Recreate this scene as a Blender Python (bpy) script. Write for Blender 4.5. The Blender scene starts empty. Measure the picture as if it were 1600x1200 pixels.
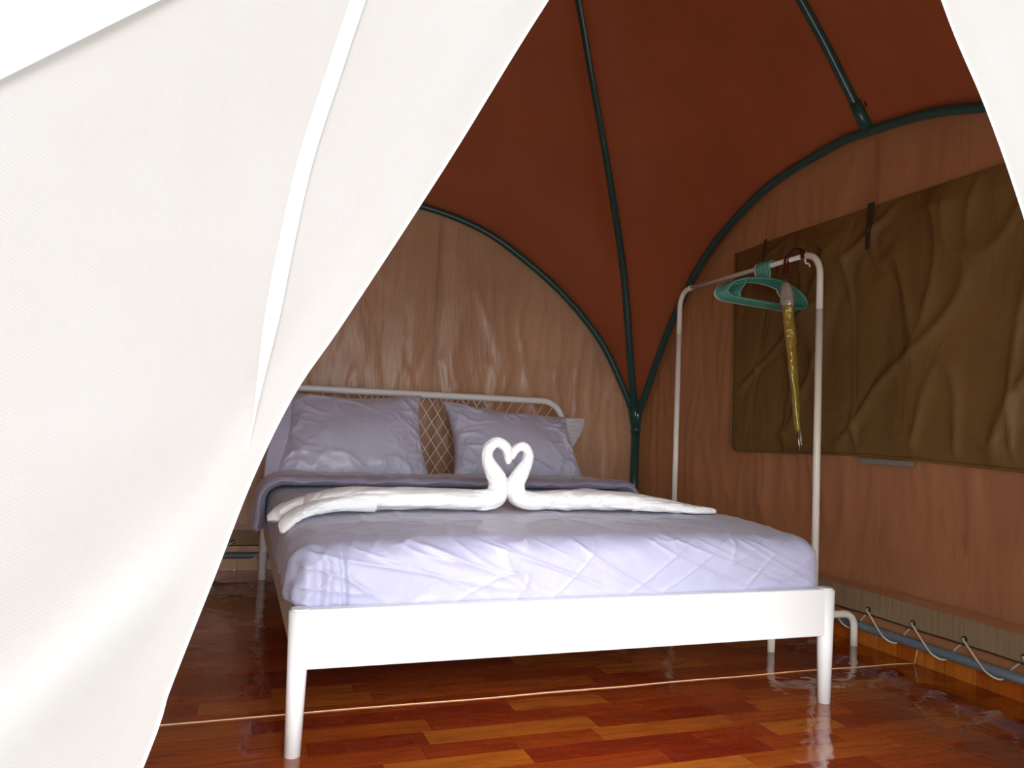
import bpy, bmesh, math, random
from mathutils import Vector, Matrix, noise

random.seed(7)
scene = bpy.context.scene
COL = scene.collection

# ------------------------------------------------------------------ camera
CAM = Vector((-0.1467, -1.9656, 0.8165)); YAW, PITCH, ROLL, FPX = 0.3423, 0.0562, 0.0409, 1199.58
fw = Vector((math.sin(YAW)*math.cos(PITCH), math.cos(YAW)*math.cos(PITCH), math.sin(PITCH)))
r0 = Vector((math.cos(YAW), -math.sin(YAW), 0)); u0 = r0.cross(fw)
rt = r0*math.cos(ROLL)+u0*math.sin(ROLL); up = -r0*math.sin(ROLL)+u0*math.cos(ROLL)
cd = bpy.data.cameras.new('camera'); cam = bpy.data.objects.new('camera', cd); COL.objects.link(cam)
M = Matrix((rt, up, -fw)).transposed().to_4x4(); M.translation = CAM
cam.matrix_world = M
cd.sensor_width = 36; cd.lens = FPX/1600*36; cd.clip_start = 0.02
scene.camera = cam

# ------------------------------------------------------------------ world, sun, exposure
W = bpy.data.worlds.new('sky'); scene.world = W; W.use_nodes = True
wn = W.node_tree.nodes; wl = W.node_tree.links
bg = wn['Background']; bg.inputs[0].default_value = (0.87, 0.945, 1.0, 1); bg.inputs[1].default_value = 1.0
sd = bpy.data.lights.new('sun', 'SUN'); sd.energy = 1.3; sd.angle = math.radians(50); sd.color = (1, .98, .96)
sun = bpy.data.objects.new('sun', sd); COL.objects.link(sun)
sun.rotation_euler = Vector((0.28, 0.90, -0.30)).to_track_quat('-Z', 'Y').to_euler()
sun.location = (-2, -6, 5)
vs = scene.view_settings
vs.view_transform = 'Standard'; vs.look = 'None'; vs.gamma = 1; vs.use_curve_mapping = False
vs.exposure = 2.05

# ------------------------------------------------------------------ materials
def newmat(name):
    m = bpy.data.materials.new(name); m.use_nodes = True
    return m, m.node_tree.nodes, m.node_tree.links
def N(nodes, t, **kw):
    n = nodes.new(t)
    for k, v in kw.items(): setattr(n, k, v)
    return n
def pos_scaled(nodes, links, sc, rot=(0, 0, 0)):
    g = N(nodes, 'ShaderNodeNewGeometry'); mp = N(nodes, 'ShaderNodeMapping')
    mp.inputs['Scale'].default_value = sc; mp.inputs['Rotation'].default_value = rot
    links.new(g.outputs['Position'], mp.inputs['Vector'])
    return mp.outputs['Vector']
def noise_tex(nodes, links, vec, scale=1, detail=4, rough=.55, dist=0):
    n = N(nodes, 'ShaderNodeTexNoise')
    n.inputs['Scale'].default_value = scale; n.inputs['Detail'].default_value = detail
    n.inputs['Roughness'].default_value = rough; n.inputs['Distortion'].default_value = dist
    links.new(vec, n.inputs['Vector']); return n.outputs['Fac']
def ramp(nodes, links, fac, stops):
    r = N(nodes, 'ShaderNodeValToRGB'); e = r.color_ramp.elements
    while len(e) < len(stops): e.new(.5)
    for el, (p, c) in zip(e, stops): el.position = p; el.color = (*c, 1)
    links.new(fac, r.inputs['Fac']); return r.outputs['Color']
def bump(nodes, links, h, strength, dist, normal=None):
    b = N(nodes, 'ShaderNodeBump'); b.inputs['Strength'].default_value = strength; b.inputs['Distance'].default_value = dist
    links.new(h, b.inputs['Height'])
    if normal is not None: links.new(normal, b.inputs['Normal'])
    return b.outputs['Normal']

def plain(name, col, rough=.5, metal=0, spec=.5, bump_scale=0, bump_d=.001, coat=0, sheen=0):
    m, n, l = newmat(name); p = n['Principled BSDF']
    p.inputs['Base Color'].default_value = (*col, 1); p.inputs['Roughness'].default_value = rough
    p.inputs['Metallic'].default_value = metal; p.inputs['Specular IOR Level'].default_value = spec
    p.inputs['Coat Weight'].default_value = coat; p.inputs['Sheen Weight'].default_value = sheen
    if bump_scale:
        v = pos_scaled(n, l, (1, 1, 1)); f = noise_tex(n, l, v, bump_scale, 3)
        l.new(bump(n, l, f, .6, bump_d), p.inputs['Normal'])
        c2 = tuple(min(1, c*1.06) for c in col); c1 = tuple(c*.92 for c in col)
        l.new(ramp(n, l, f, [(.3, c1), (.7, c2)]), p.inputs['Base Color'])
    return m

def canvas(name, col, trans, transcol, wr=(2, 14, 1.2), wr_d=.02, rough=.55, spec=.3):
    """coated tent canvas: a diffuse sheet that lets part of the daylight through"""
    m, n, l = newmat(name); p = n['Principled BSDF']; out = n['Material Output']
    v = pos_scaled(n, l, wr); f = noise_tex(n, l, v, 1, 5, .5, .4)
    v2 = pos_scaled(n, l, (1, 1, 1)); f2 = noise_tex(n, l, v2, 2.2, 4)
    f3 = noise_tex(n, l, v2, 420, 1)
    colr = ramp(n, l, f2, [(.25, tuple(c*.84 for c in col)), (.75, tuple(min(1, c*1.14) for c in col))])
    l.new(colr, p.inputs['Base Color'])
    p.inputs['Roughness'].default_value = rough; p.inputs['Specular IOR Level'].default_value = spec
    nb = bump(n, l, f3, .15, .0006); nb = bump(n, l, f, .8, wr_d, nb)
    l.new(nb, p.inputs['Normal'])
    t = N(n, 'ShaderNodeBsdfTranslucent'); t.inputs['Color'].default_value = (*transcol, 1)
    mx = N(n, 'ShaderNodeMixShader'); mx.inputs[0].default_value = trans
    l.new(p.outputs[0], mx.inputs[1]); l.new(t.outputs[0], mx.inputs[2]); l.new(mx.outputs[0], out.inputs[0])
    return m

def net(name, col, trans, line=.15):
    """white door netting: diagonal weave, half of the light goes through"""
    m, n, l = newmat(name); out = n['Material Output']; n.remove(n['Principled BSDF'])
    v = pos_scaled(n, l, (1, 1, 1), (0, math.radians(-32), 0))
    wv = N(n, 'ShaderNodeTexWave'); wv.bands_direction = 'Z'; wv.inputs['Scale'].default_value = 120
    wv.inputs['Distortion'].default_value = 1.2; wv.inputs['Detail'].default_value = 2; wv.inputs['Detail Scale'].default_value = .6
    l.new(v, wv.inputs['Vector'])
    wx = N(n, 'ShaderNodeTexWave'); wx.bands_direction = 'X'; wx.inputs['Scale'].default_value = 150
    wx.inputs['Distortion'].default_value = 1; l.new(v, wx.inputs['Vector'])
    ad = N(n, 'ShaderNodeMath', operation='ADD'); l.new(wv.outputs['Fac'], ad.inputs[0]); l.new(wx.outputs['Fac'], ad.inputs[1])
    hf = N(n, 'ShaderNodeMath', operation='MULTIPLY'); hf.inputs[1].default_value = .5; l.new(ad.outputs[0], hf.inputs[0])
    f2 = noise_tex(n, l, pos_scaled(n, l, (1, 1, 1)), 6, 4)
    c1 = ramp(n, l, hf.outputs[0], [(0, tuple(c*(1-line) for c in col)), (1, col)])
    c2 = ramp(n, l, f2, [(.3, (.95, .94, .92)), (.7, (1, 1, 1))])
    mm = N(n, 'ShaderNodeMix', data_type='RGBA', blend_type='MULTIPLY'); mm.inputs[0].default_value = 1
    l.new(c1, mm.inputs[6]); l.new(c2, mm.inputs[7])
    d = N(n, 'ShaderNodeBsdfDiffuse'); t = N(n, 'ShaderNodeBsdfTranslucent'); t.inputs['Color'].default_value = (.92, .92, .9, 1)
    l.new(mm.outputs[2], d.inputs['Color'])
    l.new(bump(n, l, hf.outputs[0], .25, .0005), d.inputs['Normal'])
    mx = N(n, 'ShaderNodeMixShader'); mx.inputs[0].default_value = trans
    l.new(d.outputs[0], mx.inputs[1]); l.new(t.outputs[0], mx.inputs[2]); l.new(mx.outputs[0], out.inputs[0])
    return m

def wood_floor(name, vertical=False):
    """glossy printed parquet; tone differs from stave to stave, the sheet lies a little wavy"""
    m, n, l = newmat(name); p = n['Principled BSDF']
    oi = N(n, 'ShaderNodeObjectInfo')
    g = N(n, 'ShaderNodeNewGeometry')
    off = N(n, 'ShaderNodeVectorMath', operation='MULTIPLY_ADD')
    off.inputs[1].default_value = (1, 1, 1)
    mul = N(n, 'ShaderNodeMath', operation='MULTIPLY'); mul.inputs[1].default_value = 37.0
    l.new(oi.outputs['Random'], mul.inputs[0]); l.new(g.outputs['Position'], off.inputs[0]); l.new(mul.outputs[0], off.inputs[2])
    mp = N(n, 'ShaderNodeMapping'); mp.inputs['Scale'].default_value = (60, 60, 4) if vertical else (3.5, 55, 1)
    if vertical: mp.inputs['Scale'].default_value = (4, 110, 4)
    l.new(off.outputs[0], mp.inputs['Vector'])
    gr = noise_tex(n, l, mp.outputs[0], 1, 6, .65, 1.2)
    tone = ramp(n, l, oi.outputs['Random'], ([(0, (.40, .085, .009)), (1, (.60, .19, .022))] if vertical else [(0, (.21, .018, .003)), (.4, (.28, .036, .004)), (.75, (.35, .066, .0065)), (1, (.46, .135, .014))]))  # upturn is the same print, its frontal light put into lighter tones
    gcol = ramp(n, l, gr, [(.3, (.55, .42, .32)), (.5, (.95, .9, .85)), (.75, (1.12, 1.12, 1.1))])
    mm = N(n, 'ShaderNodeMix', data_type='RGBA', blend_type='MULTIPLY'); mm.inputs[0].default_value = 1
    l.new(tone, mm.inputs[6]); l.new(gcol, mm.inputs[7]); l.new(mm.outputs[2], p.inputs['Base Color'])
    p.inputs['Roughness'].default_value = .08; p.inputs['Specular IOR Level'].default_value = .6
    p.inputs['Coat Weight'].default_value = .35; p.inputs['Coat Roughness'].default_value = .03; p.inputs['Coat IOR'].default_value = 1.6
    v = pos_scaled(n, l, (1, 1, 1)); w1 = noise_tex(n, l, v, 9, 2, .5, .3); w2 = noise_tex(n, l, v, 40, 2)
    nb = bump(n, l, w1, .5, .008); nb = bump(n, l, w2, .2, .0012, nb); nb = bump(n, l, gr, .05, .0004, nb)
    l.new(nb, p.inputs['Normal']); l.new(nb, p.inputs['Coat Normal'])
    return m

def satin(name, col, rough=.42):
    m, n, l = newmat(name); p = n['Principled BSDF']
    v = pos_scaled(n, l, (1, 1, 1)); f = noise_tex(n, l, v, 9, 5, .6, 1.0); f2 = noise_tex(n, l, v, 45, 3, .5, .6)
    l.new(ramp(n, l, f, [(.25, tuple(c*.93 for c in col)), (.75, tuple(c*1.05 for c in col))]), p.inputs['Base Color'])
    p.inputs['Roughness'].default_value = rough; p.inputs['Specular IOR Level'].default_value = .5
    p.inputs['Sheen Weight'].default_value = .25; p.inputs['Sheen Roughness'].default_value = .4
    rg = N(n, 'ShaderNodeTexNoise'); rg.noise_type = 'RIDGED_MULTIFRACTAL'
    rg.inputs['Scale'].default_value = 4.5; rg.inputs['Detail'].default_value = 3; rg.inputs['Distortion'].default_value = .8
    l.new(pos_scaled(n, l, (1.6, 1, .8), (.5, .6, .3)), rg.inputs['Vector'])
    nb = bump(n, l, f2, .2, .003); nb = bump(n, l, f, .4, .010, nb); nb = bump(n, l, rg.outputs['Fac'], .35, .007, nb); l.new(nb, p.inputs['Normal'])
    return m

MT = {}
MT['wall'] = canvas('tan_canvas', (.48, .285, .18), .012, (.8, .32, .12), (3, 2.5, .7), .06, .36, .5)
MT['wall_shaded'] = canvas('shaded_tan_canvas', (.36, .148, .068), .012, (.8, .32, .12), (3, 2.5, .7), .06, .36, .5)  # tan canvas again, with the right wall's shade put into a darker, redder colour
MT['roof'] = canvas('red_brown_canvas', (.25, .062, .023), .015, (.70, .14, .04), (1, 1, 1), .01, .6, .25)
MT['flap'] = canvas('olive_canvas', (.20, .110, .032), .02, (.5, .28, .08), (2, 3.5, 1.6), .045, .5, .35)
MT['hem'] = canvas('olive_hem_canvas', (.33, .235, .13), .05, (.5, .35, .2), (6, 45, 3), .006, .7, .2)
MT['net'] = net('white_netting', (.60, .592, .57), .66)
MT['net_band'] = net('white_binding', (.90, .89, .86), .62, .02)
MT['net_top'] = net('white_cloth_panel', (.86, .84, .82), .62, .04)
MT['wood'] = wood_floor('printed_parquet'); MT['wood_v_lit'] = wood_floor('printed_parquet_upturn_lit', True)
MT['subfloor'] = plain('underlay', (.12, .03, .01), .6)
MT['seam'] = plain('sheet_edge', (.85, .50, .28), .5)
MT['ground'] = plain('pale_concrete', (.55, .53, .50), .9, bump_scale=12, bump_d=.004)
MT['green'] = plain('dark_green_enamel', (.018, .080, .072), .28, 0, .5, 60, .0006, coat=.3)
MT['steel'] = plain('galvanised_pipe', (.21, .27, .32), .35, .4, .5, 40, .0004)
MT['white'] = plain('white_enamel', (.86, .86, .85), .28, 0, .5)
MT['slat'] = plain('pine', (.6, .42, .25), .6, bump_scale=30)
MT['rod'] = plain('white_wire', (.92, .90, .86), .35)
MT['sheet'] = satin('grey_satin', (.43, .425, .58))
MT['pillow'] = satin('grey_satin_case_lit', (.61, .62, .80), .34)  # the sheet's satin, colour lightened to stand in for gloss and light
MT['lining'] = satin('pale_lining', (.62, .60, .64), .5)
MT['towel'] = plain('white_terry', (.90, .90, .91), .95, 0, .1, 260, .0022, sheen=.3)
MT['rackpaint'] = plain('ivory_enamel', (.90, .85, .74), .35, 0, .5)
MT['teal'] = plain('teal_plastic', (.10, .36, .26), .35, 0, .5)
MT['palehanger'] = plain('pale_plastic', (.62, .66, .58), .4)
MT['handle'] = plain('dark_red_lacquer', (.075, .010, .006), .25, 0, .5, coat=.5)
MT['gold'] = plain('gold_cloth', (.42, .30, .05), .22, .35, .7, 45, .010, coat=.7)
MT['silver'] = plain('clear_film', (.62, .60, .52), .18, .5, .7, 60, .008)
MT['shaft'] = plain('bright_steel', (.7, .6, .5), .25, .9)
MT['rope'] = plain('cream_rope', (.70, .62, .47), .85, bump_scale=400, bump_d=.001)
MT['eyelet'] = plain('dark_eyelet', (.03, .035, .022), .4, .5)
MT['dark'] = plain('dark_webbing', (.045, .025, .012), .8)
MT['greytape'] = plain('grey_tape', (.26, .25, .20), .7)
MT['tear'] = plain('dark_tear', (.03, .008, .004), .8)
MT['yellow'] = plain('yellow_tag', (.75, .55, .08), .6)

# ------------------------------------------------------------------ object helpers
def link(o, parent=None):
    COL.objects.link(o)
    if parent is not None: o.parent = parent
    return o
def tag(o, label=None, cat=None, group=None, kind=None):
    if label: o['label'] = label
    if cat: o['category'] = cat
    if group: o['group'] = group
    if kind: o['kind'] = kind
    return o
def empty(name, loc=(0, 0, 0)):
    o = bpy.data.objects.new(name, None); o.location = loc; o.empty_display_size = .1
    return link(o)
def mesh_obj(name, verts, faces, mat, parent=None, smooth=True):
    me = bpy.data.meshes.new(name); me.from_pydata([tuple(v) for v in verts], [], faces); me.update()
    if smooth: me.polygons.foreach_set('use_smooth', [len(p.vertices) < 5 for p in me.polygons])
    me.materials.append(mat)
    o = bpy.data.objects.new(name, me); link(o, parent)
    if parent is not None: o.matrix_parent_inverse = Matrix.Translation(-parent.location)
    return o
def bm_obj(name, bm, mat, parent=None, smooth=False):
    me = bpy.data.meshes.new(name); bm.to_mesh(me); bm.free()
    if smooth: me.polygons.foreach_set('use_smooth', [len(p.vertices) < 5 for p in me.polygons])
    me.materials.append(mat)
    o = bpy.data.objects.new(name, me); link(o, parent)
    if parent is not None: o.matrix_parent_inverse = Matrix.Translation(-parent.location)
    return o
def grid(name, nu, nv, fn, mat, parent=None):
    vs_ = [fn(i/nu, j/nv) for j in range(nv+1) for i in range(nu+1)]
    fs = [(j*(nu+1)+i, j*(nu+1)+i+1, (j+1)*(nu+1)+i+1, (j+1)*(nu+1)+i) for j in range(nv) for i in range(nu)]
    return mesh_obj(name, vs_, fs, mat, parent)
def catmull(pts, n=8, closed=False):
    pts = [Vector(p) for p in pts]; L = len(pts); out = []
    segs = L if closed else L-1
    for i in range(segs):
        if closed: p0, p1, p2, p3 = pts[(i-1) % L], pts[i], pts[(i+1) % L], pts[(i+2) % L]
        else: p0, p1, p2, p3 = pts[max(i-1, 0)], pts[i], pts[i+1], pts[min(i+2, L-1)]
        for k in range(n):
            t = k/n
            out.append(.5*((2*p1)+(p2-p0)*t+(2*p0-5*p1+4*p2-p3)*t*t+(3*p1-p0-3*p2+p3)*t**3))
    if not closed: out.append(pts[-1])
    return out
def tube_data(path, rad, seg=12, closed=False, cap=True, sx=1, sy=1, upv=None):
    path = [Vector(p) for p in path]; n = len(path); verts, faces = [], []
    R = rad if callable(rad) else (lambda t: rad)
    tang = []
    for i in range(n):
        a = path[(i-1) % n] if (closed or i > 0) else path[i]
        b = path[(i+1) % n] if (closed or i < n-1) else path[i]
        tang.append((b-a).normalized())
    ref = Vector(upv) if upv else (Vector((0, 0, 1)) if abs(tang[0].z) < .9 else Vector((1, 0, 0)))
    nrm = (ref - tang[0]*ref.dot(tang[0])).normalized()
    for i in range(n):
        if upv: nrm = (ref-tang[i]*ref.dot(tang[i])).normalized()
        else: nrm = (nrm-tang[i]*nrm.dot(tang[i])).normalized()
        b = tang[i].cross(nrm); r = R(i/max(1, n-1))
        for k in range(seg):
            a = 2*math.pi*k/seg
            verts.append(path[i]+nrm*(math.cos(a)*r*sx)+b*(math.sin(a)*r*sy))
    rows = n if closed else n-1
    for i in range(rows):
        j = (i+1) % n
        for k in range(seg):
            k2 = (k+1) % seg
            faces.append((i*seg+k, i*seg+k2, j*seg+k2, j*seg+k))
    if cap and not closed:
        faces.append(tuple(reversed(range(seg)))); faces.append(tuple((n-1)*seg+k for k in range(seg)))
    return verts, faces
def tube(name, path, rad, mat, parent=None, seg=12, **kw):
    v, f = tube_data(path, rad, seg, **kw); return mesh_obj(name, v, f, mat, parent)
def box_bm(bm, x0, x1, y0, y1, z0, z1):
    vs_ = [bm.verts.new((x, y, z)) for x in (x0, x1) for y in (y0, y1) for z in (z0, z1)]
    for f in ((0, 1, 3, 2), (4, 6, 7, 5), (0, 4, 5, 1), (2, 3, 7, 6), (0, 2, 6, 4), (1, 5, 7, 3)):
        bm.faces.new([vs_[i] for i in f])
def box(name, x0, x1, y0, y1, z0, z1, mat, parent=None, bev=0, seg=2):
    bm = bmesh.new(); box_bm(bm, x0, x1, y0, y1, z0, z1)
    if bev: bmesh.ops.bevel(bm, geom=bm.edges[:], offset=bev, segments=seg, affect='EDGES', profile=.5)
    return bm_obj(name, bm, mat, parent)
def interp(tab, x):
    if x <= tab[0][0]: return tab[0][1]
    for (a, b), (c, d) in zip(tab, tab[1:]):
        if x <= c: return b+(d-b)*(x-a)/(c-a)
    return tab[-1][1]
def nz(x, y, z): return noise.noise(Vector((x, y, z)))
def crease(x, y, z):
    return (1-min(1, abs(nz(x, y, z))*2.6))
def sstep(a, b, x):
    t = max(0, min(1, (x-a)/(b-a))); return t*t*(3-2*t)

# ------------------------------------------------------------------ tent geometry (metres)
CX, CY, PH, WH = .40, .53, 1.85, 1.89           # centre, half width to the poles and to the canvas
JZ, APEX = .90, 4.35
XR, XL, YB, YF = CX+WH, CX-WH, CY+WH, CY-WH
def smooth_tab(pts):
    return [(p.x, p.y) for p in catmull([(a, b, 0) for a, b in pts], 10)]
ARCH_B = smooth_tab([(0, 2.115), (.40, 2.081), (.718, 2.008), (.966, 1.891), (1.314, 1.651), (1.589, 1.372), (1.765, 1.07), (PH, JZ)])
ARCH_R = smooth_tab([(0, 2.112), (.245, 2.10), (.645, 2.036), (1.075, 1.835), (1.385, 1.557), (1.600, 1.27), (1.775, 1.0), (PH, JZ)])
ARCH_F = smooth_tab([(0, 2.105), (.305, 2.07), (.55, 2.006), (.966, 1.86), (1.314, 1.63), (1.589, 1.35), (1.765, 1.05), (PH, JZ)])
def arch(side, s):                               # s = signed offset from the middle of the wall
    t = ARCH_B if side in 'BF' else (ARCH_R if s > 0 else ARCH_F)
    return interp(t, abs(s))
HIP = smooth_tab([(0, APEX), (.5, 3.72), (.961, 2.983), (1.095, 2.738), (1.248, 2.476), (1.418, 2.153), (1.6, 1.757), (1.733, 1.273), (PH, JZ)])
MID = smooth_tab([(0, APEX), (.8, 3.45), (1.50, 2.59), (1.69, 2.335), (PH, 2.105)])
SIDES = {'B': (Vector((0, 1, 0)), Vector((1, 0, 0))), 'R': (Vector((1, 0, 0)), Vector((0, 1, 0))),
         'F': (Vector((0, -1, 0)), Vector((1, 0, 0))), 'L': (Vector((-1, 0, 0)), Vector((0, 1, 0)))}
C0 = Vector((CX, CY, 0))
def wpt(side, s, d, z):
    o, a = SIDES[side]; return C0+o*d+a*s+Vector((0, 0, z))

# ---- ground, floor
ground = box('ground', -9, 9, -9, 9, -.35, -.25, MT['ground']); tag(ground, 'pale concrete ground around the tent platform', 'ground', kind='structure')
platform = box('tent_platform', XL-.05, XR+.05, YF-.12, YB+.05, -.25, -.010, MT['ground'], bev=.005)
tag(platform, 'low concrete platform under the tent floor', 'platform', kind='structure')
floor = box('floor', XL, XR, YF, YB, -.0095, -.006, MT['subfloor'])
tag(floor, 'glossy red-brown parquet floor of short staves', 'floor', kind='structure')
staves = []
rw = .084; LEN = [.24, .30, .36, .42, .48]
rows = int((YB-YF)/rw)+1
for r in range(rows):
    y0 = YF+r*rw; y1 = min(y0+rw, YB)
    x = XL-random.random()*.4
    while x < XR:
        Lx = random.choice(LEN); x1 = x+Lx
        a, b = max(x, XL), min(x1, XR)
        if b-a > .02 and y1-y0 > .02: staves.append((a, b, y0, y1))
        x = x1
def seen(s):
    c = Vector(((s[0]+s[1])/2, (s[2]+s[3])/2, 0)); d = c-CAM; z = d.dot(fw)
    if z < .3: return 0
    px = 800+FPX*d.dot(rt)/z; py = 600-FPX*d.dot(up)/z
    if not (-80 < px < 1720 and 500 < py < 1290): return 0
    if .15 < c.x < 1.5 and 1.2 < c.y: return .1/z
    if px < 440-(py-850)*.62: return .1/z
    return 1/z**3
staves.sort(key=seen, reverse=True)
GAP = .0005
cache = {}
for i, (a, b, y0, y1) in enumerate(staves[:300]):
    key = (round(b-a, 3), round(y1-y0, 3))
    if key not in cache:
        bm = bmesh.new(); hx, hy = (b-a)/2-GAP, (y1-y0)/2-GAP
        box_bm(bm, -hx, hx, -hy, hy, -.006, 0)
        me = bpy.data.meshes.new('plank'); bm.to_mesh(me); bm.free(); me.materials.append(MT['wood']); cache[key] = me
    o = bpy.data.objects.new('plank', cache[key]); o.location = ((a+b)/2, (y0+y1)/2, 0); link(o, floor)
bm = bmesh.new()
for (a, b, y0, y1) in staves[300:]: box_bm(bm, a+GAP, b-GAP, y0+GAP, y1-GAP, -.006, 0)
tag(bm_obj('far_planks', bm, MT['wood'], floor), kind='stuff')
# pale lapped edge where two floor sheets meet, running on up the upturn
SEAMY = .272
sp = [(XL+.02, SEAMY+.01, .0012)]+[(x/20, SEAMY+.012*nz(x*.13, 3, 0), .0012) for x in range(-24, 45)]+[(XR-.012, SEAMY-.015, .0012)]
tube('seam_edge', catmull(sp, 2), .0016, MT['seam'], floor, 6)

# ---- upturned floor edge along the right wall
bb = box('baseboard_right', XR-.004, XR-.001, YF+.02, YB-.02, 0, .062, MT['subfloor'])
tag(bb, 'wood-grain floor edge turned up along the right canvas wall, lit tone put into its colour', 'baseboard', kind='structure')
cache = {}; y = YF+.02
while y < YB-.03:
    w = .084
    bm = bmesh.new(); box_bm(bm, -.006, 0, GAP-w/2, w/2-GAP, 0, .064)
    if 'p' not in cache:
        me = bpy.data.meshes.new('plank'); bm.to_mesh(me); me.materials.append(MT['wood_v_lit']); cache['p'] = me
    bm.free()
    o = bpy.data.objects.new('plank', cache['p']); o.location = (XR-.004, y+w/2, .0005); link(o, bb); y += w
tube('seam_edge', [(XR-.0115, SEAMY-.015, .002), (XR-.0115, SEAMY-.03, .06)], .002, MT['seam'], bb, 6)

# ---- canvas walls under the arches
def wall_fn(side, zlo=0.0, amp=1.0, d=WH):
    def fn(u, v):
        s = (2*u-1)*(WH if side in 'B' else WH)
        ss = max(-PH, min(PH, s)); top = arch(side, ss*.968)+.05
        z = zlo+(top-zlo)*v
        sd_ = ord(side)*.37
        w = .010*nz(s*5.5+sd_, z*.9, 1.3)+.010*crease(s*8+sd_+.5*nz(s*3, z*3, 8), z*.9+s*.6, 4.1)**4*sstep(.25, .6, z)
        w += .006*crease(s*3.5-z*1.4+sd_, z*1.2+s, 7.7)**4
        w *= amp*(1-sstep(.80, 1, v))*sstep(.10, .25, v)
        w *= sstep(0, .25, WH-abs(s))
        return wpt(side, s, d-abs(w)*1.2, z)
    return fn
walls = {}
for side, nm, lb in (('B', 'wall_back', 'tan canvas back wall with vertical creases under the arched pole'),
                     ('R', 'wall_right', 'tan canvas side wall under the arched pole, shade put into its colour'),
                     ('L', 'wall_left', 'tan canvas side wall behind the white door netting')):
    o = grid(nm, 220, 120, wall_fn(side), MT['wall_shaded' if side == 'R' else 'wall']); tag(o, lb, 'wall', kind='structure'); walls[side] = o
def strip(name, side, s, z0, z1, w, d, mat, parent, n=20):
    return grid(name, 2, n, lambda u, v: wpt(side, s+(u-.5)*w, d, z0+(z1-z0)*v), mat, parent)
for s in (.53, -.2, -1.1):
    box_s = strip('seam_strip', 'B', s, .25, arch('B', s)-.02, .022, WH-.020, MT['wall'], walls['B'])
strip('seam_strip', 'R', -.075, 1.80, arch('R', -.075)-.02, .016, WH-.022, MT['wall_shaded'], walls['R'])
# hem bands with eyelets
EY = [.036+.2150*k for k in range(-6, 11)]
def hem(side, z0, z1, parent, svals):
    def fn(u, v):
        s = (2*u-1)*(WH-.06); return wpt(side, s, WH-.020-.004*abs(nz(s*14, v*2, 5)), z0+(z1-z0)*v+.006*nz(s*3, 0, side == 'R'))
    grid('hem_band', 160, 6, fn, MT['hem'], parent)
    tube('hem_cord', [wpt(side, (2*i/160-1)*(WH-.06), WH-.022, z0+.006*nz((2*i/160-1)*(WH-.06)*3, 0, side == 'R')) for i in range(161)], .003, MT['dark'], parent, 6)
    grid('hem_stitching', 160, 2, lambda u, v: wpt(side, (2*u-1)*(WH-.06), WH-.0215, z1-.004+.026*v+.006*nz((2*u-1)*(WH-.06)*3, 0, side == 'R')), MT['wall_shaded' if side == 'R' else 'wall'], parent)
    for s in svals:
        o, a = SIDES[side]; c = wpt(side, s, WH-.027, .150)
        ring = [c+a*(.0075*math.cos(t*math.pi/8))+Vector((0, 0, .0075*math.sin(t*math.pi/8))) for t in range(16)]
        tube('eyelet', ring, .0034, MT['eyelet'], parent, 6, closed=True)
        disc = [c+o*.001]+[c+o*.001+a*(.007*math.cos(t*math.pi/6))+Vector((0, 0, .007*math.sin(t*math.pi/6))) for t in range(12)]
        mesh_obj('eyelet_hole', disc, [(0, 1+k, 1+(k+1) % 12) for k in range(12)], MT['tear'], parent, False)
hem('R', .128, .222, walls['R'], [y-CY for y in EY])
hem('B', .128, .215, walls['B'], [-1.6+.215*k for k in range(15)])
mesh_obj('hanging_tag', [wpt('B', -.09, WH-.02, 1.27), wpt('B', -.07, WH-.03, 1.27), wpt('B', -.065, WH-.025, 1.31), wpt('B', -.088, WH-.02, 1.30)], [(0, 1, 2, 3)], MT['yellow'], walls['B'], False)

# ---- rope lacing round the ground pipes
PIPEZ, PIPER, PD = .078, .017, WH-.027
def lacing(side, svals, label):
    pts = []
    for s in sorted(svals, reverse=True):
        e = [(s, WH-.034, .150), (s-.03, WH-.042, .128), (s-.085, PD-PIPER-.006, .082), (s-.112, PD-PIPER-.003, .064), (s-.135, PD, PIPEZ-PIPER-.005),
             (s-.15, PD+PIPER+.004, PIPEZ), (s-.160, PD+PIPER+.004, .098), (s-.195, WH-.012, .130), (s-.212, WH-.014, .150)]
        pts += [wpt(side, *p) for p in e]
    o = tube('lacing_rope', catmull(pts, 4), .0036, MT['rope'], None, 6); return tag(o, label, 'rope')
lacing('R', [y-CY for y in EY if y > -1.0], 'cream rope laced through eyelets and round the pipe along the right canvas wall')
lacing('B', [-1.6+.215*k for k in range(14)], 'cream rope laced round the pipe along the back canvas wall behind the bed')

# ---- window cover on the right wall
win = empty('window_1', (XR-.03, .5, .75)); tag(win, 'olive brown canvas flap closed over the tent window', 'window', kind='structure')
FY0, FY1, FZ0, FZ1 = -.55, 1.395, .752, 1.785
def flap_fn(u, v):
    y = FY0+(FY1-FY0)*u; z = FZ0+(FZ1-FZ0)*v
    cr = .06
    if y > FY1-cr and z < FZ0+cr:
        dx, dz = y-(FY1-cr), (FZ0+cr)-z; m = max(dx, dz)/max(1e-6, math.hypot(dx, dz)); y = FY1-cr+dx*m; z = FZ0+cr-dz*m
    z += .012*math.sin((y-FY0)*2.1)*(1-v)-.02*(1-v)*sstep(.6, -.3, y)+.012*v*sstep(1.0, 1.4, y)*-1
    e = min(1, min(u, 1-u)*14, min(v, 1-v)*12)
    w = .017*crease(y*2.4+z*1.9, z*1.3-y*.5, 2.2)**4+.012*crease(y*4.5+z*.8, z*1.3, 9.1)**4+.012*nz(y*3, z*2, 5)
    w += .008*crease(y*3-z*3.5, z*2+y*2, 6.4)**3*sstep(.5, 0, v)
    return Vector((XR-.024-e*(.008+abs(w)*1.4), y, z))
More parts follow.
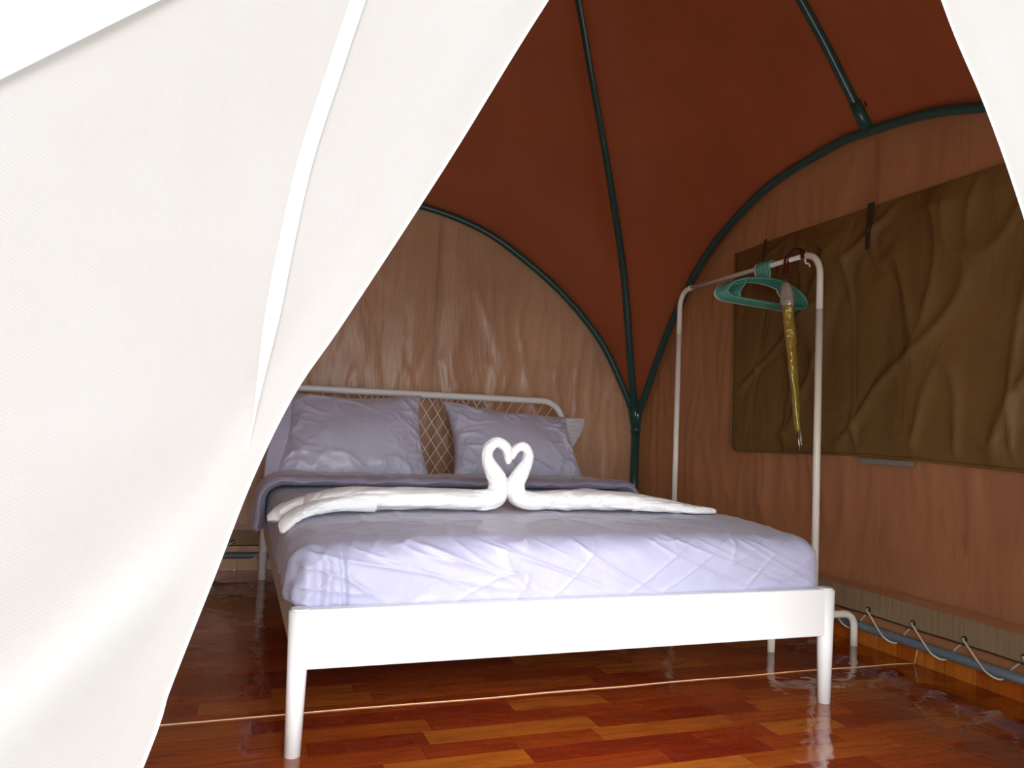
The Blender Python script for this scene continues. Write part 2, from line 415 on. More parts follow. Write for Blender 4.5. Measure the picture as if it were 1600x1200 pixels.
grid('flap', 190, 110, flap_fn, MT['flap'], win)
edge = [flap_fn(1, k/40)+Vector((-.004, 0, 0)) for k in range(40, -1, -1)]+[flap_fn(1-k/60, 0)+Vector((-.004, 0, 0)) for k in range(1, 61)]
tube('binding', edge, .006, MT['flap'], win, 6)
def strap(name, y, z0, z1, w, mat):
    return grid(name, 2, 12, lambda u, v: Vector((XR-.052-.006*math.sin(v*3), y+(u-.5)*w*(1-.5*v)+.02*v*v, z1+(z0-z1)*v)), mat, win)
strap('tie_strap', .455, 1.60, 1.79, .04, MT['dark']); strap('tie_strap', 1.12, 1.64, 1.785, .02, MT['dark'])
box('fastening_tape', XR-.036, XR-.030, .25, .52, .728, .750, MT['greytape'], win, .002, 1)

# ---- roof panels
def pole_hip(sx, sy, t):                           # t 0 at corner joint, 1 at the apex
    r = PH*(1-t); return C0+Vector((sx*r, sy*r, interp(HIP, r)))
def pole_mid(side, t):
    r = PH*(1-t); return wpt(side, -.04*(1-t) if side == 'R' else 0, r, interp(MID, r))
def inflate(p, k=.022):
    d = Vector((p.x-CX, p.y-CY, 0)); L = max(d.length, 1e-6)
    m = max(abs(d.x), abs(d.y), 1e-6); return p+d*(k*min(1, m)/m)+Vector((0, 0, .006))
ceil = empty('ceiling', (CX, CY, 0)); tag(ceil, 'dark red-brown canvas roof of curved panels rising to a point', 'ceiling', kind='structure')
for side in 'BRFL':
    for sg in (1, -1):
        o, a = SIDES[side]; cv = o+a*sg
        def fn(u, v, side=side, sg=sg, cv=cv):
            s = u; eave = max(0, 1-v/.03); v = max(0, (v-.03)/.97)
            def A(s): 
                q = PH*math.sin((1-s)*math.pi/2)
                return wpt(side, sg*q, PH, arch(side, sg*q))
            H = pole_hip(cv.x, cv.y, v); Mp = pole_mid(side, v); Ap = C0+Vector((0, 0, APEX))
            P = A(s)*(1-v)+Ap*v+H*(1-s)+Mp*s-(A(0)*((1-s)*(1-v))+A(1)*(s*(1-v))+Ap*v)
            P = inflate(P)
            sag = .05*math.sin(math.pi*s)*math.sin(math.pi*v)
            return P-o*sag*.5-Vector((0, 0, sag*.4))+o*(.06*eave)
        grid('roof_panel', 40, 66, fn, MT['roof'], ceil)
for (px, py, pz, w, h) in ((2.165, .50, 2.37, .035, .018), (2.21, .46, 2.19, .010, .035)):
    mesh_obj('tear', [(px+.0, py-w/2, pz), (px+.0, py+w/2, pz-.006), (px-.012, py+w/2, pz+h), (px-.012, py-w/3, pz+h)], [(0, 1, 2, 3)], MT['tear'], ceil, False)

# ---- tent frame
fr = empty('tent_frame', (CX, CY, 0)); tag(fr, 'dark green tubular tent frame with corner posts, arches and roof poles', 'tent frame')
for sx in (1, -1):
    for sy in (1, -1):
        c = C0+Vector((sx*PH, sy*PH, 0))
        tube('corner_post', [c, c+Vector((0, 0, JZ-.06))], .027, MT['green'], fr, 16)
        hp = [pole_hip(sx, sy, (t/40)**1.3) for t in range(41)]
        tube('hip_pole', hp, .0215, MT['green'], fr, 12)
        base = c+Vector((0, 0, JZ-.09))
        j = tube('joint_sleeve', [base, base+Vector((0, 0, .05))], .031, MT['green'], fr, 16)
        for dv in (Vector((-sx*.045, 0, .20)), Vector((0, -sy*.045, .20)), Vector((-sx*.03, -sy*.03, .22))):
            st = c+Vector((0, 0, JZ-.07))
            tube('socket', [st, st+dv*.82], .0265, MT['green'], j, 12)
            e = st+dv*.80; tube('collar', [e-dv.normalized()*.012, e+dv.normalized()*.012], .030, MT['green'], j, 12)
for side in 'BRFL':
    pts = [wpt(side, PH*math.sin(k*math.pi/2/40), PH, 0) for k in range(-40, 41)]
    for k in range(-40, 41):
        s = PH*math.sin(k*math.pi/2/40); pts[k+40].z = arch(side, s)
    tube('arch_pole', pts, .0205, MT['green'], fr, 12)
    mp = [pole_mid(side, t/24) for t in range(25)]
    tube('roof_pole', mp, .019, MT['green'], fr, 12)
    d = (mp[1]-mp[0]).normalized(); tube('tee_sleeve', [mp[0], mp[0]+d*.13], .0245, MT['green'], fr, 14)
    pr = tube('ground_pipe', [wpt(side, -PH+.02, PD, PIPEZ), wpt(side, PH-.02, PD, PIPEZ)], PIPER, MT['steel'], fr, 14) if side != 'F' else None
    if pr: pr['label'] = 'blue-grey steel pipe along the foot of the wall'

# ---- white netting curtains in the doorway
EDGE_L = smooth_tab([(0, -.37), (.30, -.285), (.563, -.196), (.615, -.182), (.697, -.156), (.773, -.132), (.838, -.105), (.896, -.071), (1.038, .008), (1.195, .091), (1.45, .235), (1.66, .385), (1.9, .40), (2.12, .40)])
EDGE_R = smooth_tab([(0, 1.12), (.40, .98), (.80, .81), (1.077, .682), (1.193, .622), (1.302, .555), (1.5, .465), (1.66, .415), (1.9, .40), (2.12, .40)])
YC = YF+.01
def fold(x, z):                                    # soft folds of the left curtain, in metres towards the camera
    ln = (z-.60)-(x+.283)*1.05                     # ridge running up to the drawn edge
    f = .009*math.exp(-(ln/.025)**2)-.004*math.exp(-((ln-.06)/.05)**2)
    f *= sstep(-.10, -.22, x)*sstep(-1.0, -.4, x)
    f += .010*nz(x*4, z*1.5, 3)+.014*math.sin(x*9+z*2)*sstep(-.3, -.6, x)
    return f
DZ = 1.74                                          # height of the doorway, widest at the floor so that light enters low
def half(z): return 0 if z >= DZ else (1.40-.41*z if z < 1.1 else .949-(z-1.1)/(DZ-1.1)*.75)
def cur_L(u, v):
    z = .004+(DZ+.03)*v; xe = interp(EDGE_L, z); xo = CX-half(min(z, DZ-.001))-.03
    x = xe+(min(xo, xe)-xe)*u; e = sstep(0, .06, u)
    return Vector((x, YC-fold(x, z)*e, z))
def cur_R(u, v):
    z = .004+(DZ+.03)*v; xe = interp(EDGE_R, z); xo = CX+half(min(z, DZ-.001))+.03
    x = xe+(max(xo, xe)-xe)*u; e = sstep(0, .06, u)
    return Vector((x, YC-(.012*nz(x*4, z*1.5, 8)+.014*math.sin(x*9-z*2)*sstep(1, 1.3, x))*e, z))
def front_fn(part):  # unseen canvas added above and beside the doorway to keep high light out
    def fn(u, v):
        if part == 'T':
            q = (2*u-1)*WH; top = arch('F', max(-PH, min(PH, q*.972)))+.03; z = DZ+(max(top, DZ)-DZ)*v
            return Vector((CX+q, YF, z))
        z = DZ*v; sg = 1 if part == 'R' else -1
        hi = WH if z < JZ else WH*1.0
        while z > JZ and interp(ARCH_B, min(PH, hi*.972))+.03 < z: hi -= .01
        return Vector((CX+sg*(half(min(z, DZ-.001))+(max(hi, half(min(z, DZ-.001)))-half(min(z, DZ-.001)))*u), YF, z))
    return fn
wf = grid('wall_front', 80, 12, front_fn('T'), MT['wall']); tag(wf, 'unseen tan canvas front wall round the netting doorway, shaped to cut high light', 'wall', kind='structure')
grid('side_panel', 10, 60, front_fn('R'), MT['wall'], wf); grid('side_panel', 10, 60, front_fn('L'), MT['wall'], wf)
cl = empty('door_curtain', (-.4, YC, 0)); tag(cl, 'wide white netting door curtain drawn aside in front of the pillows and bed', 'curtain')
grid('netting', 150, 140, cur_L, MT['net'], cl)
ZS = [1.70*k/140+.004 for k in range(141)]
tube('edge_hem', [Vector((interp(EDGE_L, z), YC, z)) for z in ZS], .0012, MT['net'], cl, 6)
BAND = smooth_tab([(.72, -.146), (.793, -.1365), (.861, -.129), (.95, -.118), (1.02, -.107), (1.09, -.090), (1.157, -.073), (1.35, -.02), (1.6, .06)])
def band_fn(u, v):
    z = .792+(1.55-.792)*v; w = .0115*(.02+.98*sstep(0, .16, v)); x = interp(BAND, z)+(u-.5)*w
    return Vector((x, YC-fold(x, z)-.003-.004*math.sin(math.pi*u), z))
grid('binding_band', 6, 60, band_fn, MT['net_band'], cl)
def top_fn(u, v):
    x = -1.1+1.15*u; zl = 1.041+(x+.315)*.82; z = zl+(.5*v)
    return Vector((x, YC-max(0, fold(x, z))-.005-.004*v, z))
grid('top_panel', 40, 20, top_fn, MT['net_top'], cl)
crt = empty('door_curtain', (1.3, YC, 0)); tag(crt, 'narrow white netting door curtain hanging by the olive window flap', 'curtain')
grid('netting', 120, 140, cur_R, MT['net'], crt)
tube('edge_hem', [Vector((interp(EDGE_R, z), YC, z)) for z in ZS], .0012, MT['net'], crt, 6)

# ------------------------------------------------------------------ bed
BW, BL, RT, RB, HH = 1.657, 2.144, .354, .2074, .994
bed = empty('bed_frame', (BW/2, BL/2, 0)); tag(bed, 'white metal bed frame with lattice headboard and solid foot rail', 'bed')
lg = .0275
for x in (lg, BW-lg):
    bm = bmesh.new()
    bmesh.ops.create_cone(bm, cap_ends=True, segments=24, radius1=.0195, radius2=.0275, depth=RT)
    bmesh.ops.translate(bm, verts=bm.verts, vec=(x, 0, RT/2)); bmesh.ops.bevel(bm, geom=[e for e in bm.edges if abs(e.verts[0].co.z-RT) < 1e-4 and abs(e.verts[1].co.z-RT) < 1e-4], offset=.006, segments=3, affect='EDGES')
    bm_obj('leg', bm, MT['white'], bed, True)
box('foot_rail', lg+.012, BW-lg-.012, -.018, .018, RB, RT-.002, MT['white'], bed, .005, 3)
for x in (lg, BW-lg):
    box('side_rail', x-.013, x+.013, .01, BL-.01, RB+.02, RT-.03, MT['white'], bed, .004, 2)
HR = .019; rr = .13
hp = [(HR, BL, .30), (HR, BL, HH-rr)]+[(HR+rr-rr*math.cos(a*math.pi/16), BL, HH-HR-rr+rr*math.sin(a*math.pi/16)) for a in range(1, 8)]+[(HR+rr, BL, HH-HR), (BW/2, BL, HH-HR)]
hp = hp+[(BW-x, y, z) for x, y, z in reversed(hp[:-1])]
tube('headboard_frame', hp, HR, MT['white'], bed, 16)
for x in (HR, BW-HR):
    tube('leg', [(x, BL, 0), (x, BL, .22), (x, BL, .36)], lambda t: .0205 if t < .6 else .0192, MT['white'], bed, 16)
tube('headboard_crossbar', [(HR, BL, .30), (BW-HR, BL, .30)], .012, MT['white'], bed, 12)
run, sp_ = .43, .0635; zb, zt = .30, HH-2*HR+.004
k = 0
x = .075
while x+run < BW-.07:
    tube('lattice_rod', [(x, BL+.004, zt), (x+run, BL+.004, zb)], .0025, MT['rod'], bed, 6)
    tube('lattice_rod', [(BW-x, BL-.002, zt), (BW-x-run, BL-.002, zb)], .0025, MT['rod'], bed, 6)
    x += sp_
for i in range(12):
    y = .12+i*.17; box('slat', .045, BW-.045, y, y+.07, .228, .246, MT['slat'], bed, .004, 1)

# ---- mattress under its fitted sheet (rounded box with creases)
def rounded_box(x0, x1, y0, y1, z0, z1, r, nx, ny, nzz, disp):
    verts, faces, idx = [], [], {}
    def vid(i, j, k):
        if (i, j, k) in idx: return idx[i, j, k]
        p = Vector((x0+(x1-x0)*i/nx, y0+(y1-y0)*j/ny, z0+(z1-z0)*k/nzz))
        q = Vector((min(max(p.x, x0+r), x1-r), min(max(p.y, y0+r), y1-r), min(max(p.z, z0+r), z1-r)))
        d = p-q; nrm = d.normalized(); p = q+nrm*r
        idx[i, j, k] = len(verts); verts.append(disp(p, nrm)); return idx[i, j, k]
    for i in range(nx):
        for j in range(ny):
            faces.append((vid(i, j, nzz), vid(i+1, j, nzz), vid(i+1, j+1, nzz), vid(i, j+1, nzz)))
            faces.append((vid(i, j, 0), vid(i, j+1, 0), vid(i+1, j+1, 0), vid(i+1, j, 0)))
    for i in range(nx):
        for k in range(nzz):
            faces.append((vid(i, 0, k), vid(i+1, 0, k), vid(i+1, 0, k+1), vid(i, 0, k+1)))
            faces.append((vid(i, ny, k), vid(i, ny, k+1), vid(i+1, ny, k+1), vid(i+1, ny, k)))
    for j in range(ny):
        for k in range(nzz):
            faces.append((vid(0, j, k), vid(0, j, k+1), vid(0, j+1, k+1), vid(0, j+1, k)))
            faces.append((vid(nx, j, k), vid(nx, j+1, k), vid(nx, j+1, k+1), vid(nx, j, k+1)))
    return verts, faces
MX0, MX1, MY0, MY1, MZ0, MZ1 = .012, 1.632, .026, 2.10, .247, .522
def mat_disp(p, nrm):
    x, y, z = p; d = 0
    wy, wz, wx, wr_ = sstep(.1, .9, -nrm.y), sstep(.1, .9, nrm.z), sstep(.1, .9, -nrm.x), sstep(.1, .9, nrm.x)
    if wy > 0:                                         # front: creases fanning down from the top edge, plump middle
        a = (x-.75)*1.2
        w = crease(x*5+(z-.5)*(5+8*a), z*3+x*1.5, 1.7)**9*.0060+crease(x*9-(z-.5)*9, z*5, 4.4)**9*.0045
        w += crease(x*3+(z-.5)*9, z*2, 12.4)**12*.0060+crease(x*7+(z-.5)*14, z*4, 22.4)**10*.0045+.004*nz(x*4+z*3, z*5, 3)
        d += wy*w*sstep(.26, .32, z)+wy*.010*math.sin(math.pi*min(1, max(0, (z-.30)/.22)))
        xc = .125+.20*max(0, .50-z)*.45                # tucked corner fold
        d -= wy*.013*math.exp(-((x-xc)/.006)**2)*sstep(.53, .47, z)
        c = sstep(xc+.01, xc-.03, x); d += wy*c*.005*math.sin((x+.9*(z-.40)**2)*150)*sstep(.53, .44, z)
    if wz > 0:                                         # top: crown and shallow wrinkles
        e = min(x-MX0, MX1-x, y-MY0)
        d += wz*(.008*sstep(0, .25, e)+.0035*nz(x*3, y*3, 2)+.005*crease(x*4+y*2, y*5, 3.3)**4*sstep(.02, .15, e)+.004*crease(x*9, y*8-x*3, 5.1)**4)
    if wx > 0:
        d += wx*(.012*math.sin(math.pi*min(1, max(0, (z-.28)/.24)))+.008*crease(y*7+z*4, z*3, 7.2)**3)
        d += wx*sstep(.3, .05, y)*.006*math.sin(y*120+z*25)*sstep(.52, .42, z)
    if wr_ > 0: d += wr_*.006*math.sin(math.pi*min(1, max(0, (z-.28)/.24)))
    q = p+nrm*d
    k = sstep(.40, 0, min(x-MX0, MX1-x))*sstep(.45, 0, y-MY0)     # front corners sit lower
    q.z -= .014*k*sstep(.35, .52, z)
    q.z -= .010*sstep(.3, 0, y-MY0)*sstep(.4, .52, z)
    t = sstep(.36, .325, z); q.x += (min(max(q.x, .046), BW-.046)-q.x)*t      # tucked in between the side rails
    return q
v, f = rounded_box(MX0, MX1, MY0, MY1, MZ0, MZ1, .060, 300, 200, 64, mat_disp)
mt = mesh_obj('mattress', v, f, MT['sheet']); tag(mt, 'thick mattress in a creased lavender-grey satin sheet on the white bed frame', 'mattress')

# ---- folded-back top sheet in front of the pillows
def fold_sheet(u, v):
    # u across the bed, v round a flattened roll section
    s = u*2.02-.20-.0; t = v
    sec = [(1.66, .004), (1.50, .005), (1.36, .006), (1.285, .016), (1.262, .030), (1.275, .044), (1.32, .052), (1.42, .050), (1.55, .046), (1.68, .040)]
    k = t*(len(sec)-1); i = min(len(sec)-2, int(k)); fr_ = k-i
    yy = sec[i][0]+(sec[i+1][0]-sec[i][0])*fr_; hh = sec[i][1]+(sec[i+1][1]-sec[i][1])*fr_
    top = .532; L, Rr = MX0-.004, MX1+.004
    yy += .016*nz(s*3, 2, 4)+.010*nz(s*11, t*2, 1); hh += (.010*nz(s*8, t*3, 9)+.006*crease(s*14, t*3, 2)**2)*sstep(.2, .5, t)
    slope = .012*sstep(1.0, 1.6, yy)
    r = .05
    x = L+r+ (s)*(Rr-L-2*r)/1.62
    if s < 0:
        a = min(math.pi/2, -s/r); ex = max(0, -s-r*math.pi/2)
        x = L+r-(r+hh)*math.sin(a); z = top-r+(r+hh)*math.cos(a)-ex; 
        return Vector((x-.01*a, yy+.05*a*.3, z))
    if s > 1.62:
        q = s-1.62; a = min(math.pi/2, q/r); ex = max(0, q-r*math.pi/2)
        x = Rr-r+(r+hh)*math.sin(a); return Vector((x, yy, top-r+(r+hh)*math.cos(a)-ex))
    return Vector((x, yy, top+hh))
bl = grid('folded_sheet', 220, 40, fold_sheet, MT['sheet']); tag(bl, 'grey satin top sheet folded back across the bed below the pillows', 'bed sheet')

# ---- pillows
def pillow(label, x0, x1, ybot, ytop, zb, zt0, zt1, flap_side, seed, skew=0):
    """rectangular pillow leaning on the headboard; flap_side -1/1 = the open end of the case"""
    root = empty('pillow', ((x0+x1)/2, ybot, zb)); tag(root, label, 'pillow', 'grey satin pillows on the bed')
    T = .105; nu, nv = 90, 60
    def sheet(sgn):
        def fn(u, v):
            a, b = 2*u-1, 2*v-1
            prof = ((1-abs(a)**2.6)*(1-abs(b)**2.6))**.55 if abs(a) < 1 and abs(b) < 1 else 0
            pinch = .035*(1-b*b)*abs(a)**6*-(1 if a > 0 else -1)
            X = x0+(x1-x0)*u+pinch+skew*v*(1-u)
            ttop = zt0+(zt1-zt0)*u
            Hh = v-(.085*(1-a*a)*sstep(.3, 1, v))*1.0+.03*(1-a*a)*sstep(.5, 0, v)*0
            Z = zb+(ttop-zb)*Hh; Y = ybot+(ytop-ybot)*v
            n = Vector((0, -(ttop-zb), (ytop-ybot))); n.normalize()
            th = T*prof
            r = math.hypot(a*flap_side-1, b+.8)
            wr = .016*crease(a*2.2*1.2+b*2.1+seed, b*1.6-a*1.3, seed)**3*sstep(.25, .9, max(abs(a), abs(b)))
            wr += .012*crease(a*5+b*3, b*5-a*2, seed+3)**4*sstep(.3, 1, abs(a))
            wr += .010*nz(a*2, b*2, seed)
            if sgn > 0: th += wr*min(1, prof*2)
            else: th *= .75
            return Vector((X, Y+T*.8, Z+.0))+n*(th*sgn)
        return fn
    va = [sheet(1)(i/nu, j/nv) for j in range(nv+1) for i in range(nu+1)]
    vb = [sheet(-1)(i/nu, j/nv) for j in range(nv+1) for i in range(nu+1)]
    q = lambda i, j: j*(nu+1)+i
    fa = [(q(i, j), q(i+1, j), q(i+1, j+1), q(i, j+1)) for j in range(nv) for i in range(nu)]
    off = len(va); fb = [tuple(reversed([k+off for k in t])) for t in fa]
    o = mesh_obj('cushion', va+vb, fa+fb, MT['pillow'], root)
    bm = bmesh.new(); bm.from_mesh(o.data); bmesh.ops.remove_doubles(bm, verts=bm.verts, dist=1e-5); bm.to_mesh(o.data); bm.free()
    return root, (x0, x1, ybot+T*.8, ytop+T*.8, zb, zt0, zt1)
def case_flap(root, pts_in, pts_out, mat, thick=.012):
    """empty open end of the pillow case: a soft double sleeve from pts_in to pts_out (lists bottom to top)"""
    n = 14; A = catmull(pts_in, n); B = catmull(pts_out, n); m = min(len(A), len(B))
    verts, faces = [], []; K = 8
    for sgn in (1, -1):
        base = len(verts)
        for j in range(m):
            for i in range(K+1):
                t = i/K; p = A[j].lerp(B[j], t); e = math.sin(math.pi*j/(m-1))
                p = p+Vector((0, -sgn*thick*(.15+1.0*t)*e+.006*nz(j*.3, t*3, sgn), 0))
                verts.append(p)
        for j in range(m-1):
            for i in range(K):
                k = base+j*(K+1)+i; faces.append((k, k+1, k+K+2, k+K+1) if sgn > 0 else (k+K+1, k+K+2, k+1, k))
    return mesh_obj('pillowcase_end', verts, faces, mat, root)
p1, g1 = pillow('grey satin pillow nearer the white door curtain, leaning on the headboard', .022, .765, 1.62, 1.93, .535, .950, .965, -1, 1.3, .065)
case_flap(p1, [(.08, 1.70, .555), (.125, 1.80, .68), (.15, 1.90, .82), (.14, 2.0, .935)], [(-.014, 1.68, .535), (-.004, 1.77, .64), (.03, 1.88, .80), (.085, 1.99, .95)], MT['pillow'], .02)
p2, g2 = pillow('grey satin pillow behind the towel swans, leaning on the headboard', .880, 1.610, 1.66, 1.93, .540, .945, .885, 1, 5.1)
case_flap(p2, [(1.575, 1.93, .70), (1.585, 1.96, .78), (1.59, 1.99, .84), (1.59, 2.0, .880)], [(1.60, 1.90, .72), (1.645, 1.93, .79), (1.675, 1.95, .84), (1.69, 1.96, .880)], MT['lining'], .02)

# ---- towels folded as swans
TY = .46; TZ = .540
def towel_body(name, path, rw, rh, parent, seed, seg=28, fixed=None):
    path = catmull(path, 14); n = len(path); verts, faces = [], []; seg = 40
    for i, p in enumerate(path):
        t = i/(n-1); a = path[max(0, i-1)]; b = path[min(n-1, i+1)]; tg = (b-a).normalized()
        side = Vector(fixed) if fixed else tg.cross(Vector((0, 0, 1))).normalized(); up_ = side.cross(tg)
        for k in range(seg):
            an = 2*math.pi*k/seg; cs, sn = math.cos(an), math.sin(an)
            cs = math.copysign(abs(cs)**.8, cs); sn = math.copysign(abs(sn)**.8, sn)
            d = 1+.12*nz(t*7+seed, cs*1.5, sn*1.5)-.12*crease(t*5+cs*.8+seed, sn*1.6, seed)**5-.10*crease(t*11+cs*1.2, sn*2.2+t*3, seed+4)**5*(1-sstep(.35, .5, t) if fixed else 1)
            q = p+side*(cs*interp(rw, t)*d)+up_*(sn*interp(rh, t)*d)
            verts.append(q)
    for i in range(n-1):
        for k in range(seg):
            k2 = (k+1) % seg; faces.append((i*seg+k, i*seg+k2, (i+1)*seg+k2, (i+1)*seg+k))
    faces.append(tuple(reversed(range(seg)))); faces.append(tuple((n-1)*seg+k for k in range(seg)))
    return mesh_obj(name, verts, faces, MT['towel'], parent)
def swan(label, neck, nr, body, brw, brh, tails, seed):
    root = empty('towel_swan', (neck[0][0], TY, TZ)); tag(root, label, 'towel', 'white towels folded into swans')
    towel_body('neck', neck, nr, nr, root, seed, 24, (0, 1, 0))
    towel_body('body', body, brw, brh, root, seed+2)
    for (tp, w, h, s) in tails: towel_body('tail_fold', tp, w, h, root, seed+s)
    return root
y = TY
nl = [(.57, y+.012, .574), (.635, y+.005, .573), (.676, y, .588), (.683, y, .630), (.662, y, .670), (.643, y, .705), (.643, y, .742), (.672, y-.003, .765), (.702, y-.004, .750), (.713, y-.004, .722), (.7135, y-.004, .694)]
swan('white towel swan stretching from the bed middle towards the white curtain', nl,
     [(0, .030), (.15, .037), (.27, .036), (.38, .030), (.5, .021), (.65, .0182), (.85, .0165), (.95, .012), (1, .005)],
     [(.690, y+.015, .575), (.60, y+.02, .573), (.42, y+.02, .575), (.24, y+.02, .574), (.12, y+.01, .567), (.06, y, .556)],
     [(0, .012), (.08, .045), (.3, .075), (.7, .085), (.9, .07), (1, .02)], [(0, .012), (.08, .030), (.3, .034), (.7, .036), (.9, .026), (1, .008)],
     [([(.27, y-.03, .568), (.14, y-.05, .562), (.06, y-.075, .545), (.012, y-.11, .522), (-.006, y-.13, .490)], [(0, .03), (.4, .045), (.8, .028), (1, .006)], [(0, .030), (.3, .022), (.7, .012), (1, .005)], 3),
      ([(.24, y+.06, .570), (.12, y+.05, .565), (.04, y+.03, .552), (-.012, y+.01, .528), (-.018, y, .505)], [(0, .03), (.4, .04), (.8, .03), (1, .022)], [(0, .026), (.4, .020), (.8, .014), (1, .009)], 6)], 2.0)
nr_ = [(.86, y+.012, .572), (.795, y+.005, .572), (.752, y, .588), (.745, y, .630), (.764, y, .668), (.782, y, .700), (.786, y, .732), (.768, y+.003, .753), (.744, y+.004, .745), (.731, y+.004, .726), (.724, y+.004, .708)]
swan('white towel swan stretching from the bed middle towards the clothes rack', nr_,
     [(0, .028), (.15, .033), (.27, .032), (.38, .027), (.5, .019), (.65, .0162), (.85, .015), (.95, .012), (1, .005)],
     [(.79, y+.015, .573), (.88, y+.02, .573), (1.02, y+.02, .575), (1.18, y+.02, .570), (1.34, y+.02, .558), (1.44, y+.01, .548)],
     [(0, .012), (.08, .040), (.3, .07), (.7, .075), (.9, .05), (1, .02)], [(0, .012), (.08, .027), (.3, .036), (.6, .032), (.9, .015), (1, .006)],
     [([(1.18, y-.02, .566), (1.30, y-.03, .558), (1.40, y-.035, .550), (1.475, y-.03, .545), (1.505, y-.02, .543)], [(0, .03), (.4, .05), (.8, .035), (1, .012)], [(0, .024), (.4, .018), (.8, .011), (1, .006)], 3),
      ([(.96, y+.09, .580), (1.06, y+.095, .584), (1.18, y+.09, .575), (1.32, y+.08, .560)], [(0, .02), (.3, .045), (.8, .035), (1, .01)], [(0, .012), (.3, .024), (.8, .014), (1, .005)], 5)], 5.0)

# ------------------------------------------------------------------ clothes rack
RX, RY0, RY1, RZ = 2.030, .505, 1.545, 1.575
rack = empty('clothes_rack', (RX, (RY0+RY1)/2, 0)); tag(rack, 'ivory metal clothes rack standing between the bed and the canvas wall', 'clothes rack')
R_ = .105
def rnd(pa, corner, pb, n=8):
    c = Vector(corner); A = Vector(pa); B = Vector(pb); return [A*(1-t)**2+c*2*t*(1-t)+B*t*t for t in [i/n for i in range(n+1)]]
for y0, sg in ((RY0, 1), (RY1, -1)):
    tube('post', [(RX, y0, .128), (RX, y0, 1.34)], .0145, MT['rackpaint'], rack, 14)
    tube('post_bend', [(RX, y0, 1.34)]+rnd((RX, y0, RZ-R_), (RX, y0, RZ), (RX, y0+sg*R_, RZ), 12), .0135, MT['rackpaint'], rack, 14)
    ft = [(RX-.200, y0, 0), (RX-.200, y0, .07)]+rnd((RX-.200, y0, .07), (RX-.200, y0, .128), (RX-.140, y0, .128))+rnd((RX+.140, y0, .128), (RX+.200, y0, .128), (RX+.200, y0, .07))+[(RX+.200, y0, 0)]
    tube('foot_bar', ft, .0145, MT['rackpaint'], rack, 12)
tube('hanging_rail', [(RX, RY0+R_-.01, RZ), (RX, RY1-R_+.01, RZ)], .0105, MT['rackpaint'], rack, 12)
hk = [(RX+.012, RY0+.10, RZ+.022), (RX+.010, RY0+.10, RZ-.01), (RX+.012, RY0+.098, RZ-.028), (RX+.02, RY0+.09, RZ-.032), (RX+.024, RY0+.085, RZ-.045)]
tube('end_hook', catmull(hk, 5), .004, MT['rackpaint'], rack, 8)

# ---- hangers
def hanger(yy, mat, label, tilt):
    root = empty('clothes_hanger', (RX, yy, RZ)); tag(root, label, 'hanger', 'clothes hangers bunched on the rack' if mat is MT['teal'] else None)
    cx = RX-.018+tilt
    zc = RZ-.075
    out = [(-.225, -.075), (-.226, -.055), (-.205, -.030), (-.15, -.005), (-.09, .006), (-.03, .012), (.03, .012), (.09, .003), (.15, -.016), (.20, -.046), (.226, -.078), (.222, -.100), (.20, -.112), (.10, -.108), (0, -.103), (-.10, -.098), (-.19, -.092)]
    loop = catmull([(cx+a*.92, yy, zc+b*.92) for a, b in out], 5, True)
    v_, f_ = tube_data(loop, .0050, 8, closed=True, sx=.85, sy=1.15, upv=(0, 1, 0)); mesh_obj('body', v_, f_, mat, root)
    for sg in (-1, 1):
        pts = [(cx+sg*.115, yy, zc-.004), (cx+sg*.127, yy, zc-.028), (cx+sg*.147, yy, zc-.055), (cx+sg*.145, yy, zc-.090)]
        tube('strut', catmull(pts, 5), .0040, mat, root, 8)
        pts = [(cx+sg*.115, yy, zc-.004), (cx+sg*.143, yy, zc-.020), (cx+sg*.170, yy, zc-.028)]
        tube('strut', catmull(pts, 4), .0034, mat, root, 8)
    hk = [(cx+.004, yy, zc+.012), (cx+.005, yy, zc+.035), (RX-.018, yy, RZ-.020), (RX-.021, yy, RZ+.002), (RX-.006, yy, RZ+.0165), (RX+.014, yy, RZ+.012), (RX+.022, yy, RZ-.006)]
    tube('hook', catmull(hk, 6), .0056, mat, root, 8)
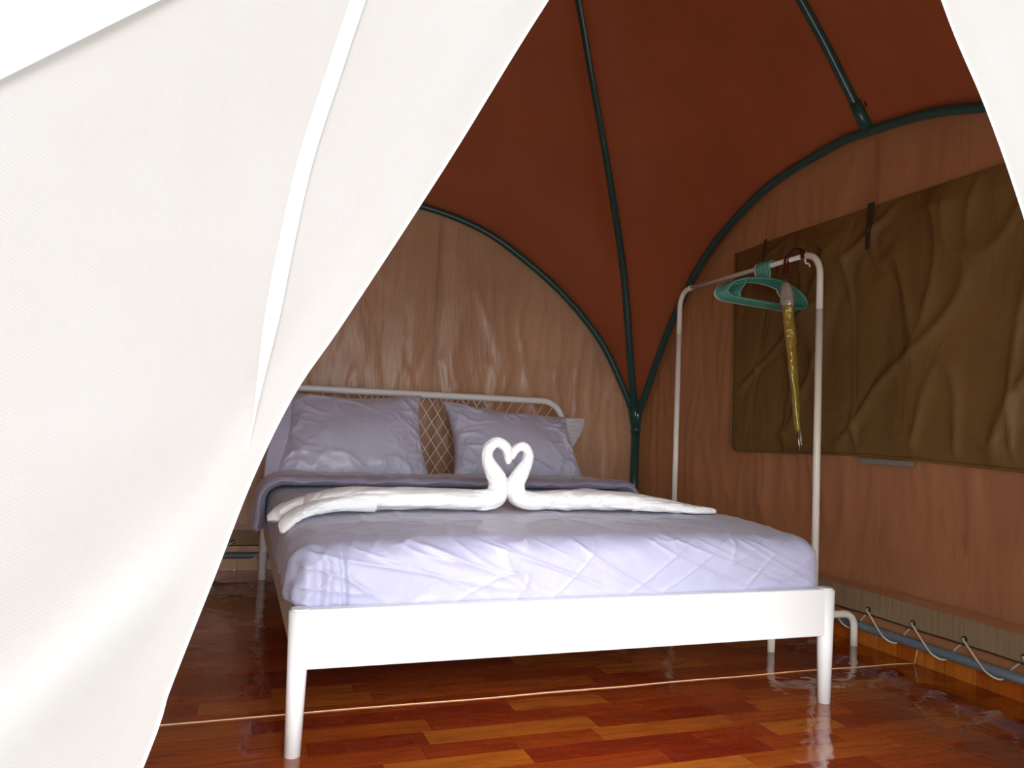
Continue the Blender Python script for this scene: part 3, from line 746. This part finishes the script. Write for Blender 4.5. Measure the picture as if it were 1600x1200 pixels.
for i in range(7):
    hanger(.800+i*.0135, MT['teal'], 'teal green plastic clothes hanger bunched with others on the rack rail', .006*nz(i*1.7, 2, 2))
hanger(.800+7*.0135, MT['palehanger'], 'pale plastic clothes hanger at the back of the green bunch', 0)

# ---- umbrella hooked on the rail
um = empty('umbrella', (RX, .69, RZ)); tag(um, 'rolled gold umbrella with a dark red crook handle hooked on the rack', 'umbrella')
ux = RX-.012
crk = [(ux+.004, .592, RZ-.012), (ux+.004, .598, RZ+.010), (ux+.004, .625, RZ+.030), (ux+.004, .660, RZ+.030), (ux+.002, .690, RZ+.008), (ux, .698, RZ-.03), (ux-.002, .694, RZ-.07)]
tube('handle', catmull(crk, 8), .0115, MT['handle'], um, 12)
def ul(z): return Vector((ux-.003, .694+(z-1.505)*.145, z))
tube('shaft', [ul(1.53), ul(.82)], .0048, MT['shaft'], um, 10)
def furl(z0, z1, prof, name, mat, amp):
    n, seg = 60, 20; verts, faces = [], []
    for i in range(n+1):
        t = i/n; z = z0+(z1-z0)*t; c = ul(z); r = interp(prof, t)
        for k in range(seg):
            a = 2*math.pi*k/seg; rr_ = r*(1+amp*nz(math.cos(a)*1.3+5, math.sin(a)*1.3, z*14)+amp*.5*math.sin(3*a+z*9))
            verts.append(c+Vector((math.cos(a)*rr_, math.sin(a)*rr_, 0)))
    for i in range(n):
        for k in range(seg): faces.append((i*seg+k, i*seg+(k+1) % seg, (i+1)*seg+(k+1) % seg, (i+1)*seg+k))
    faces.append(tuple(range(seg))); faces.append(tuple(n*seg+k for k in reversed(range(seg))))
    return mesh_obj(name, verts, faces, mat, um)
furl(1.455, .845, [(0, .017), (.12, .025), (.3, .023), (.8, .015), (1, .011)], 'canopy', MT['gold'], .22)
furl(1.475, 1.375, [(0, .010), (.2, .022), (.8, .0275), (1, .0262)], 'sleeve_top', MT['silver'], .22)
tube('ferrule', [ul(.85), ul(.765)], lambda t: .0042-.001*t, MT['shaft'], um, 8)
tube('sleeve_tip', [ul(.85)+Vector((.012, 0, 0)), ul(.79)+Vector((.012, 0, 0))], .003, MT['silver'], um, 8)
